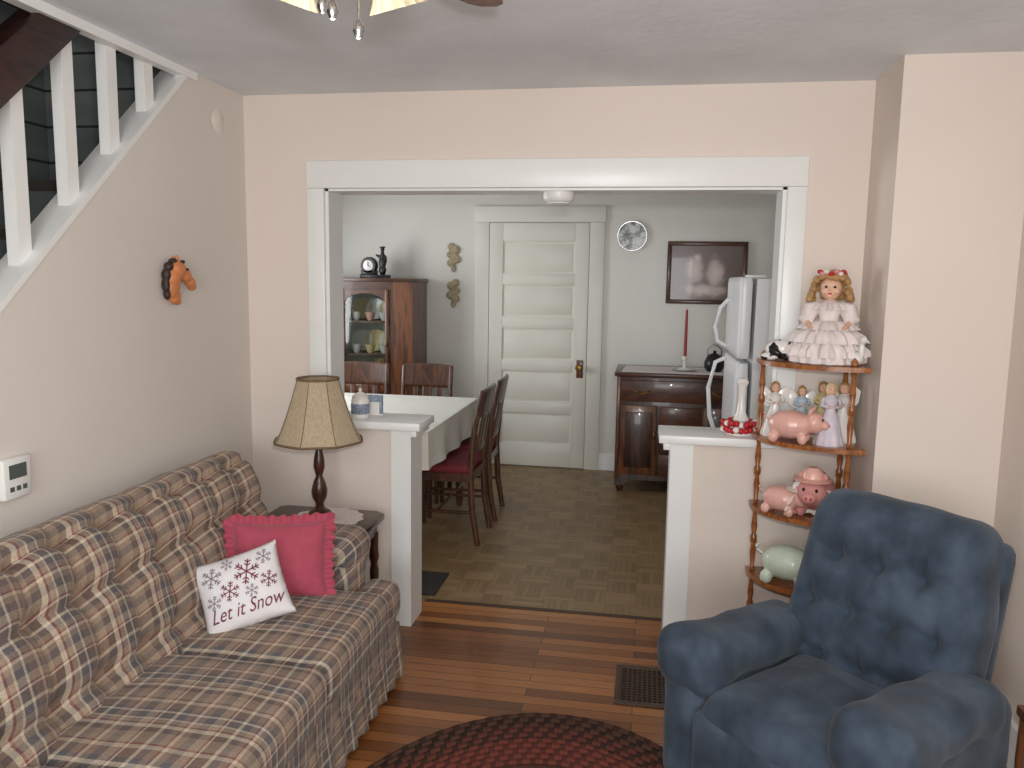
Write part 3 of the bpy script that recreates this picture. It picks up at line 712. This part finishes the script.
# ---------------------------------------------------------------- sideboard
sb=group('sideboard',(.27,6.24,0))
hx=.47; hy=.28
box('carcass',-hx,hx,-hy,hy,.10,.885,'dwood',sb,.004)
box('top',-hx-.02,hx+.02,-hy-.02,hy+.02,.885,.915,'mwoodh',sb,.008)
box('drawer',-hx+.03,hx-.03,-hy-.015,-hy,.70,.86,'mwoodh',sb,.006)
box('door_l',-hx+.03,-.165,-hy-.015,-hy,.14,.67,'mwood',sb,.006); box('door_r',.165,hx-.03,-hy-.015,-hy,.14,.67,'mwood',sb,.006)
for i in range(3): box('mid_drawer_%d'%i,-.15,.15,-hy-.015,-hy,.14+.18*i,.305+.18*i,'mwoodh',sb,.006)
for k,xc in enumerate((-.30,.30)):
    box('door_panel_%d'%k,xc-.10,xc+.10,-hy-.020,-hy-.014,.2,.62,'dwood',sb,.004)
    blob('door_pull_%d'%k,[((xc+(.115 if k==0 else -.115),-hy-.028,.45),(.01,.012,.03))],'brass',sb,0)
for k,xc in enumerate((-.28,.28)):
    tube('drawer_pull_%d'%k,[(xc-.05,-hy-.015,.79),(xc-.045,-hy-.035,.775),(xc,-hy-.038,.765),(xc+.045,-hy-.035,.775),(xc+.05,-hy-.015,.79)],.006,'brass',sb,8)
box('column_l',-hx,-hx+.03,-hy-.01,-hy+.02,.1,.885,'mwood',sb,.006); box('column_r',hx-.03,hx,-hy-.01,-hy+.02,.1,.885,'mwood',sb,.006)
extr('base_apron',[(-hx,.14),(-hx,.05),(-hx+.08,.06),(-hx+.14,.1),(hx-.14,.1),(hx-.08,.06),(hx,.05),(hx,.14)],'y',-hy-.005,-hy+.02,'dwood',sb)
for i,(x,y) in enumerate([(-.43,-.25),(.43,-.25),(-.43,.25),(.43,.25)]): lathe('foot_%d'%i,[(.016,0),(.028,.03),(.03,.06),(.022,.11)],'dwood',sb,(x,y,0),seg=14)
extr('lace_runner',[(-.44,-.24),(.35,-.27),(.37,.2),(-.42,.2)],'z',.915,.918,'lace',sb)
cs=group('candle_holder',(.30,6.2,.918))
lathe('glass_base',[(.06,0),(.062,.01),(.03,.02),(.012,.03),(.012,.07),(.025,.085),(.02,.10),(.014,.11)],'ceram',cs)
lathe('taper_candle',[(.012,.10),(.0115,.3),(.009,.46),(.003,.465)],'candle',cs,seg=14); tube('wick',[(0,0,.46),(0,0,.475)],.0012,'black',cs,6)
lathe('glass_tray',[(.09,-.0),(.095,.012),(.085,.012),(.01,.003)],'chrome',cs,(0,-.02,0))
kt=group('black_kettle',(.52,6.2,.918),0,.85)
lathe('body',[(.06,0),(.085,.03),(.09,.08),(.07,.13),(.04,.155),(.012,.165),(.016,.18),(.004,.19)],'black',kt)
tube('handle',[(-.06,0,.13),(-.06,0,.2),(-.02,0,.235),(.02,0,.235),(.06,0,.2),(.06,0,.13)],.008,'chrome',kt,8)
# ---------------------------------------------------------------- refrigerator (door faces -x)
fr=group('refrigerator',(.81,4.72,0))
rbox('cabinet',(.62,.72,1.575),.015,'white',fr,(.06,0,.8275),n=(4,4,4))
rbox('freezer_door',(.07,.72,.44),.02,'white',fr,(-.295,0,1.40),n=(6,8,8)); rbox('fridge_door',(.07,.72,1.095),.02,'white',fr,(-.295,0,.6175),n=(6,8,8))
box('kick_grille',-.24,.3,-.34,.34,.0,.06,'black',fr)
tube('freezer_handle',[(-.33,.22,1.21),(-.385,.22,1.24),(-.40,.22,1.32),(-.375,.22,1.44),(-.33,.22,1.49)],.012,'white',fr,10)
tube('fridge_handle',[(-.33,.22,1.14),(-.39,.22,1.11),(-.425,.22,.95),(-.41,.22,.78),(-.375,.22,.68),(-.33,.22,.64)],.013,'white',fr,10)
box('hinge_cover',-.3,-.2,-.34,-.26,1.615,1.63,'white',fr,.004)
# ---------------------------------------------------------------- mat, vent
wbox('doormat',-1.42,-1.0,3.72,4.02,0,.012,'mat_',.004)
fv=group('floor_vent',(.07,3.01,0))
box('pan',-.125,.125,-.14,.14,0,.002,'dark',fv)
for i,(x0,x1,y0,y1) in enumerate([(-.14,.14,-.155,-.13),(-.14,.14,.13,.155),(-.14,-.115,-.13,.13),(.115,.14,-.13,.13)]): box('rim_%d'%i,x0,x1,y0,y1,0,.007,'brown',fv,.001)
for i in range(11): box('louver_%d'%i,-.115+.0195*(i+1),-.109+.0195*(i+1),-.13,.13,.001,.006,'brown',fv)
for i in range(12): box('bar_%d'%i,-.115,.115,-.13+.02*(i+1),-.126+.02*(i+1),.001,.006,'brown',fv)
# ---------------------------------------------------------------- rug
bm=bmesh.new(); nr=36; sub=4; rings=[]; SG=260
cv=bm.verts.new((0,0,.008))
for i in range(1,nr*sub+1):
    t=i/(nr*sub); ph_=(i/sub)%1
    zz_2=.004+.005*abs(sin(pi*ph_))
    if i==nr*sub: zz_2=.001
    rings.append([bm.verts.new((RX*t*cos(2*pi*k/SG),RY*t*sin(2*pi*k/SG),zz_2+(.001*sin(k*2*pi/SG*80+(i//sub)*2.1) if i<nr*sub else 0))) for k in range(SG)])
for k in range(SG): bm.faces.new((cv,rings[0][k],rings[0][(k+1)%SG]))
for A,B in zip(rings,rings[1:]):
    for k in range(SG): bm.faces.new((A[k],A[(k+1)%SG],B[(k+1)%SG],B[k]))
fin(bm,'braided_oval_rug','rug',None,80,(RC[0],RC[1],0))
# ---------------------------------------------------------------- corner shelf
CX,CY=.812,3.352
cshelf=group('corner_whatnot_shelf',(CX,CY,0))
sz=[.12,.405,.69,.98,1.285]; RXs,RYs=.365,.31
for k,z_ in enumerate(sz):
    pts=[(0,0)]+[(-RXs,0),(-RXs,-.05)]+[(-RXs*cos(t),-.05-(RYs-.05)*sin(t)) for t in [pi/2*i/20*.92 for i in range(1,21)]]+[(-.03,-RYs),(0,-RYs)]
    extr('tier_%d'%k,pts,'z',z_-.018,z_,'maple',cshelf,.003)
spin=[(-RXs+.022,-.045),(-.055,-RYs+.025),(-.02,-.02)]
for j,(x,y) in enumerate(spin):
    lathe('foot_%d'%j,[(.008,0),(.014,.02),(.016,.05),(.01,.1)],'maple',cshelf,(x,y,0),seg=14)
    for k in range(4):
        h_=sz[k+1]-.018-sz[k]; p_=[(.007,0),(.013,.02),(.008,.035),(.011,.05),(.0075,.07),(.0125,.30),(.008,.42),(.014,.46),(.014,.54),(.008,.58),(.0125,.70),(.0075,.93),(.011,.95),(.008,.965),(.013,.98),(.007,1)]
        lathe('spindle_%d_%d'%(j,k),[(r,z*h_) for r,z in p_],'maple',cshelf,(x,y,sz[k]),seg=14)
    lathe('finial_%d'%j,[(.007,0),(.013,.008),(.012,.02),(.005,.03),(.001,.034)],'maple',cshelf,(x,y,sz[4]),seg=14)
# ---------------------------------------------------------------- figurines
def pig(name,loc,rz,s,mt,hat=None):
    g=group(name,loc,rz,s)
    blob('body',[((0,.0,.062),(.052,.075,.05)),((0,-.075,.075),(.038,.036,.038)),((0,-.112,.068),(.018,.014,.016)),
      ((.03,-.045,.02),(.015,.017,.021)),((-.03,-.045,.02),(.015,.017,.021)),((.03,.05,.02),(.016,.018,.021)),((-.03,.05,.02),(.016,.018,.021)),
      ((.026,-.066,.112),(.013,.007,.018),(.3,.3,0)),((-.026,-.066,.112),(.013,.007,.018),(.3,-.3,0))],mt,g,.004,3)
    tube('tail',[(0,.072,.075),(0,.088,.085),(.008,.09,.095),(.0,.085,.1),(-.006,.09,.092)],.003,mt,g,6)
    for k in (-1,1):
        blob('eye_%d'%(k+1),[((k*.016,-.105,.088),(.004,.004,.005))],'black',g,0); blob('nostril_%d'%(k+1),[((k*.006,-.126,.069),(.0025,.002,.004))],'redf',g,0)
    if hat:
        lathe('bonnet',[(.048,0),(.049,.004),(.028,.006),(.026,.022),(.014,.034),(.002,.035)],hat,g,(0,-.07,.108),mod=lambda a,r,z:1+.05*sin(a*9)*(r>.04))
        lathe('neck_ruffle',[(.05,0),(.052,.006),(.03,.012)],'lace',g,(0,-.048,.05),(-1.2,0,0),40,mod=lambda a,r,z:1+.1*sin(a*10),cap=False)
    return g
def lady(name,loc,rz,h,dress,wings=True,hair='hair'):
    g=group(name,loc,rz,h/.2)
    lathe('gown',[(.045,0),(.046,.008),(.04,.03),(.028,.08),(.016,.112),(.018,.13),(.024,.15),(.01,.162)],dress,g,seg=40,mod=lambda a,r,z:1+.06*sin(a*9)*max(0,1-z/.1))
    blob('head',[((0,0,.178),(.015,.016,.018)),((0,0,.162),(.006,.006,.01)),((0,-.016,.176),(.003,.003,.003))],'skin',g,.002,1)
    blob('hair',[((0,.006,.184),(.017,.016,.018)),((0,.013,.17),(.014,.009,.02)),((.012,.004,.176),(.006,.01,.014)),((-.012,.004,.176),(.006,.01,.014))],hair,g,.002,1)
    for s in (-1,1):
        tube('arm_%d'%(s+1),[(s*.022,0,.148),(s*.03,-.012,.128),(s*.012,-.03,.125)],[.007,.006,.005],dress,g,8)
        blob('hand_%d'%(s+1),[((s*.008,-.032,.126),(.005,.006,.004))],'skin',g,0)
        blob('eye_%d'%(s+1),[((s*.006,-.0155,.181),(.0015,.0015,.0018))],'black',g,0)
        if wings: extr('wing_%d'%(s+1),[(s*.004,.11),(s*.03,.105),(s*.05,.13),(s*.056,.17),(s*.04,.185),(s*.018,.165),(s*.004,.145)],'y',.014,.02,'ceram',g,.001)
    return g
Z2,Z3,Z4,Z5=sz[3],sz[2],sz[1],sz[4]
pig('pink_pig_figurine',(.56,3.15,Z2),math.radians(70),1.12,'pink')
lady('angel_figurine',(.52,3.29,Z2),0,.215,'ceram'); lady('angel_figurine.001',(.625,3.30,Z2),0,.20,'sky'); lady('lady_figurine',(.70,3.14,Z2),0,.235,'lav',False,'yel'); lady('lady_figurine.001',(.705,3.30,Z2),0,.22,'yel',False)
lady('angel_figurine.002',(.765,3.22,Z2),0,.23,'ceram')
pig('pig_figurine',(.545,3.17,Z3),math.radians(60),1.0,'pink','ceram'); pig('pig_figurine.001',(.68,3.20,Z3),math.radians(-20),1.45,'pink2','pink')
pig('piggy_bank',(.585,3.17,Z4),math.radians(65),1.4,'green')
g=group('cow_figurine',(.53,3.27,Z5),math.radians(75),1.15)
blob('body',[((0,.0,.038),(.03,.055,.034)),((0,-.055,.06),(.02,.022,.024)),((0,-.078,.052),(.012,.014,.012)),((.025,-.03,.012),(.012,.028,.011)),((-.025,-.03,.012),(.012,.028,.011)),((.028,.035,.014),(.014,.03,.014)),((-.028,.035,.014),(.014,.03,.014)),((.024,-.052,.072),(.012,.005,.006)),((-.024,-.052,.072),(.012,.005,.006))],'cow',g,.0035,3)
for s in (-1,1): tube('horn_%d'%(s+1),[(s*.01,-.055,.08),(s*.016,-.058,.095)],[.004,.001],'yel',g,6)
g=group('ceramic_swan',(.765,3.10,Z5),math.radians(20),1.25)
blob('body',[((0,.01,.025),(.026,.042,.024)),((0,-.028,.05),(.009,.01,.03)),((0,-.034,.08),(.011,.013,.012)),((0,-.05,.078),(.004,.01,.004)),((0,.05,.04),(.014,.018,.01))],'ceram',g,.003,2)
# doll
g=group('porcelain_doll',(.685,3.20,Z5),math.radians(-14),1.09)
wav=lambda n,a0:(lambda a,r,z:1+a0*sin(a*n+z*20)+.5*a0*sin(a*(n//2+1)+1))
lathe('skirt',[(.11,0),(.122,.006),(.122,.03),(.114,.055),(.10,.09),(.075,.125),(.036,.15)],'lace',g,seg=120,mod=wav(16,.06))
lathe('ruffle_1',[(.132,.028),(.126,.05),(.10,.072)],'lace',g,seg=120,mod=wav(22,.08),cap=False)
lathe('ruffle_2',[(.124,.075),(.110,.10),(.07,.125)],'lace',g,seg=120,mod=wav(18,.08),cap=False)
lathe('ruffle_3',[(.098,.12),(.078,.14),(.04,.15)],'lace',g,seg=120,mod=wav(15,.08),cap=False)
lathe('bodice',[(.036,.14),(.034,.16),(.042,.19),(.044,.205),(.018,.222)],'lace',g,seg=40)
lathe('collar',[(.07,.188),(.05,.208),(.02,.215)],'lace',g,seg=80,mod=wav(14,.1),cap=False)
blob('head',[((0,0,.262),(.037,.038,.042)),((0,0,.225),(.012,.012,.02)),((0,-.038,.258),(.006,.006,.006)),((.018,-.03,.252),(.012,.01,.011)),((-.018,-.03,.252),(.012,.01,.011)),((0,-.033,.236),(.01,.008,.008))],'skin',g,.003,2)
for s in (-1,1):
    blob('eye_%d'%(s+1),[((s*.014,-.037,.266),(.005,.004,.0045))],'black',g,0)
    tube('sleeve_%d'%(s+1),[(s*.034,0,.20),(s*.062,-.012,.185),(s*.075,-.03,.15),(s*.072,-.04,.14)],[.018,.030,.026,.012],'lace',g,12)
    tube('forearm_%d'%(s+1),[(s*.07,-.03,.148),(s*.062,-.065,.135),(s*.055,-.085,.13)],[.009,.008,.006],'skin',g,8)
    blob('hand_%d'%(s+1),[((s*.053,-.094,.128),(.008,.01,.006)),((s*.047,-.096,.130),(.003,.006,.003)),((s*.050,-.104,.126),(.0025,.008,.0025)),((s*.055,-.105,.126),(.0025,.008,.0025)),((s*.059,-.102,.126),(.0025,.007,.0025))],'skin',g,.0018,1)
blob('lips',[((0,-.0385,.243),(.007,.003,.003))],'redf',g,0)
hl=[]
for i in range(190):
    a_=random.uniform(0,2*pi); t_=random.uniform(-1.0,1)
    fy_=sin(a_)
    if fy_<-.45 and t_<.55: continue
    r_=.046*math.sqrt(max(0,1-max(0,t_)**2))
    if t_<0: r_+=.012*(-t_)
    hl.append(((r_*1.2*cos(a_),r_*fy_+.004,.270+.047*t_),(.012,.012,.012)))
blob('curls',hl,'hair',g,.0028,1)
for i in range(16):
    a_=2*pi*i/16; blob('flower_%d'%i,[((.041*cos(a_),.036*sin(a_)-.002,.311+.007*(i%2)),(.010,.010,.008))],'redf' if i%3==0 else ('pink2' if i%3==1 else 'lace'),g,.0,0)
# ---------------------------------------------------------------- ceiling fan
cf=group('ceiling_fan',(-.525,1.33,0))
lathe('canopy',[(.07,H),(.07,H-.02),(.04,H-.05),(.015,H-.06)],'brass',cf)
lathe('motor',[(.015,H-.05),(.02,H-.06),(.09,H-.08),(.11,H-.11),(.11,H-.15),(.08,H-.18),(.05,H-.19)],'brass',cf)
lathe('switch_housing',[(.05,H-.19),(.055,H-.2),(.055,H-.24),(.035,H-.265),(.018,H-.275),(.012,H-.29),(.004,H-.30)],'chrome',cf)
a0=math.radians(76)
for k in range(5):
    a_=a0+k*2*pi/5; d_=Vector((cos(a_),sin(a_))); n_=Vector((-d_.y,d_.x))
    bm=bmesh.new(); o1=[(.17,.045),(.3,.06),(.42,.066),(.5,.062),(.56,.045),(.58,.02)]
    pts=o1+[(r,-w) for r,w in o1[::-1]]
    A=[bm.verts.new((d_.x*r+n_.x*w,d_.y*r+n_.y*w,2.205+.12*w)) for r,w in pts]; B=[bm.verts.new((d_.x*r+n_.x*w,d_.y*r+n_.y*w,2.213+.12*w)) for r,w in pts]
    bm.faces.new(A); bm.faces.new(B)
    for i in range(len(pts)): bm.faces.new((A[i],A[(i+1)%len(pts)],B[(i+1)%len(pts)],B[i]))
    fin(bm,'blade_%d'%k,'mwood',cf)
    tube('blade_iron_%d'%k,[(d_.x*.09,d_.y*.09,2.215),(d_.x*.15,d_.y*.15,2.203),(d_.x*.24,d_.y*.24,2.203)],[.012,.01,.008],'brass',cf,8)
for k in range(4):
    a_=math.radians(62)+k*pi/2; dx,dy=cos(a_),sin(a_)
    tube('arm_%d'%k,[(dx*.05,dy*.05,2.15),(dx*.085,dy*.085,2.16),(dx*.105,dy*.105,2.14)],.009,'brass',cf,8)
    sh=[(.018,0),(.026,-.015),(.036,-.04),(.042,-.06),(.050,-.074),(.053,-.079)]
    o=lathe('tulip_shade_%d'%k,sh+[(r-.003,z) for r,z in sh[::-1]],'screen',cf,(dx*.105,dy*.105,2.135),seg=64,mod=lambda a,r,z:1+.05*sin(a*16)*(-z/.09),cap=False)
    o.rotation_euler=(Vector((0,0,1)).rotation_difference(Vector((-dx*.45,-dy*.45,1)).normalized())).to_euler()
for k,(x,y,l) in enumerate([(.03,.01,.11),(-.03,.0,.07),(.0,-.03,.09)]):
    tube('pull_chain_%d'%k,[(x,y,2.12),(x,y,2.12-l)],.0018,'chrome',cf,6); lathe('chain_bob_%d'%k,[(.003,0),(.008,-.008),(.010,-.018),(.005,-.03),(.001,-.032)],'chrome',cf,(x,y,2.12-l),seg=12)
# ---------------------------------------------------------------- side table at right edge
rt=group('wooden_side_table',(1.135,2.06,0))
box('top',-.095,.095,-.20,.20,.42,.45,'mwood',rt,.005); box('shelf',-.08,.08,-.18,.18,.12,.14,'mwood',rt); box('drawer_case',-.08,.08,-.18,.18,.30,.42,'mwood',rt,.003)
for i,(x,y) in enumerate([(-.075,-.175),(.075,-.175),(-.075,.175),(.075,.175)]): lathe('leg_%d'%i,[(.014,0),(.018,.1),(.014,.15),(.02,.3),(.018,.42)],'mwood',rt,(x,y,0),seg=12)
# ---------------------------------------------------------------- lights
def area(name,loc,tgt,sx_,sy_,e,col=(1,1,1)):
    l=bpy.data.lights.new(name,'AREA'); l.shape='RECTANGLE'; l.size=sx_; l.size_y=sy_; l.energy=e; l.color=col
    o=bpy.data.objects.new(name,l); COL.objects.link(o); o.location=loc
    o.rotation_euler=(Vector(tgt)-Vector(loc)).to_track_quat('-Z','Y').to_euler(); return o
area('window_daylight',(-.15,-1.85,1.45),(-.15,3,2.0),1.9,1.2,66,(.96,.985,1))
area('dining_daylight',(-3.05,4.95,1.45),(0,4.95,1.2),1.1,1.1,32,(.98,.985,1))
area('camera_flash',(.03,.05,1.70),(-.3,4,1.45),.10,.06,22,(1,.99,.97))
pl_=bpy.data.lights.new('ceiling_fill','POINT'); pl_.energy=6; pl_.shadow_soft_size=.12; pl_.color=(1,.96,.9)  # added fill below the fan to brighten the ceiling; the fan's shades are unlit
po=bpy.data.objects.new('ceiling_fill',pl_); COL.objects.link(po); po.location=(-.525,1.33,1.9)
wd=bpy.data.worlds.new('world'); S.world=wd; wd.use_nodes=True
wd.node_tree.nodes['Background'].inputs[0].default_value=(.85,.92,1,1); wd.node_tree.nodes['Background'].inputs[1].default_value=.8
# ---------------------------------------------------------------- camera
cam=bpy.data.cameras.new('camera'); co=bpy.data.objects.new('camera',cam); COL.objects.link(co); S.camera=co
cam.sensor_width=36; cam.lens=796/1024*36; cam.clip_start=.05
ps,th_,rho=math.radians(9.5),math.radians(7.4),math.radians(.9)
F=Vector((-sin(ps)*cos(th_),cos(ps)*cos(th_),-sin(th_))); R0=Vector((cos(ps),sin(ps),0)); U0=R0.cross(F)
R=R0*cos(rho)+U0*sin(rho); U=U0*cos(rho)-R0*sin(rho)
mw=Matrix((R,U,-F)).transposed().to_4x4(); mw.translation=Vector((0,0,1.58)); co.matrix_world=mw
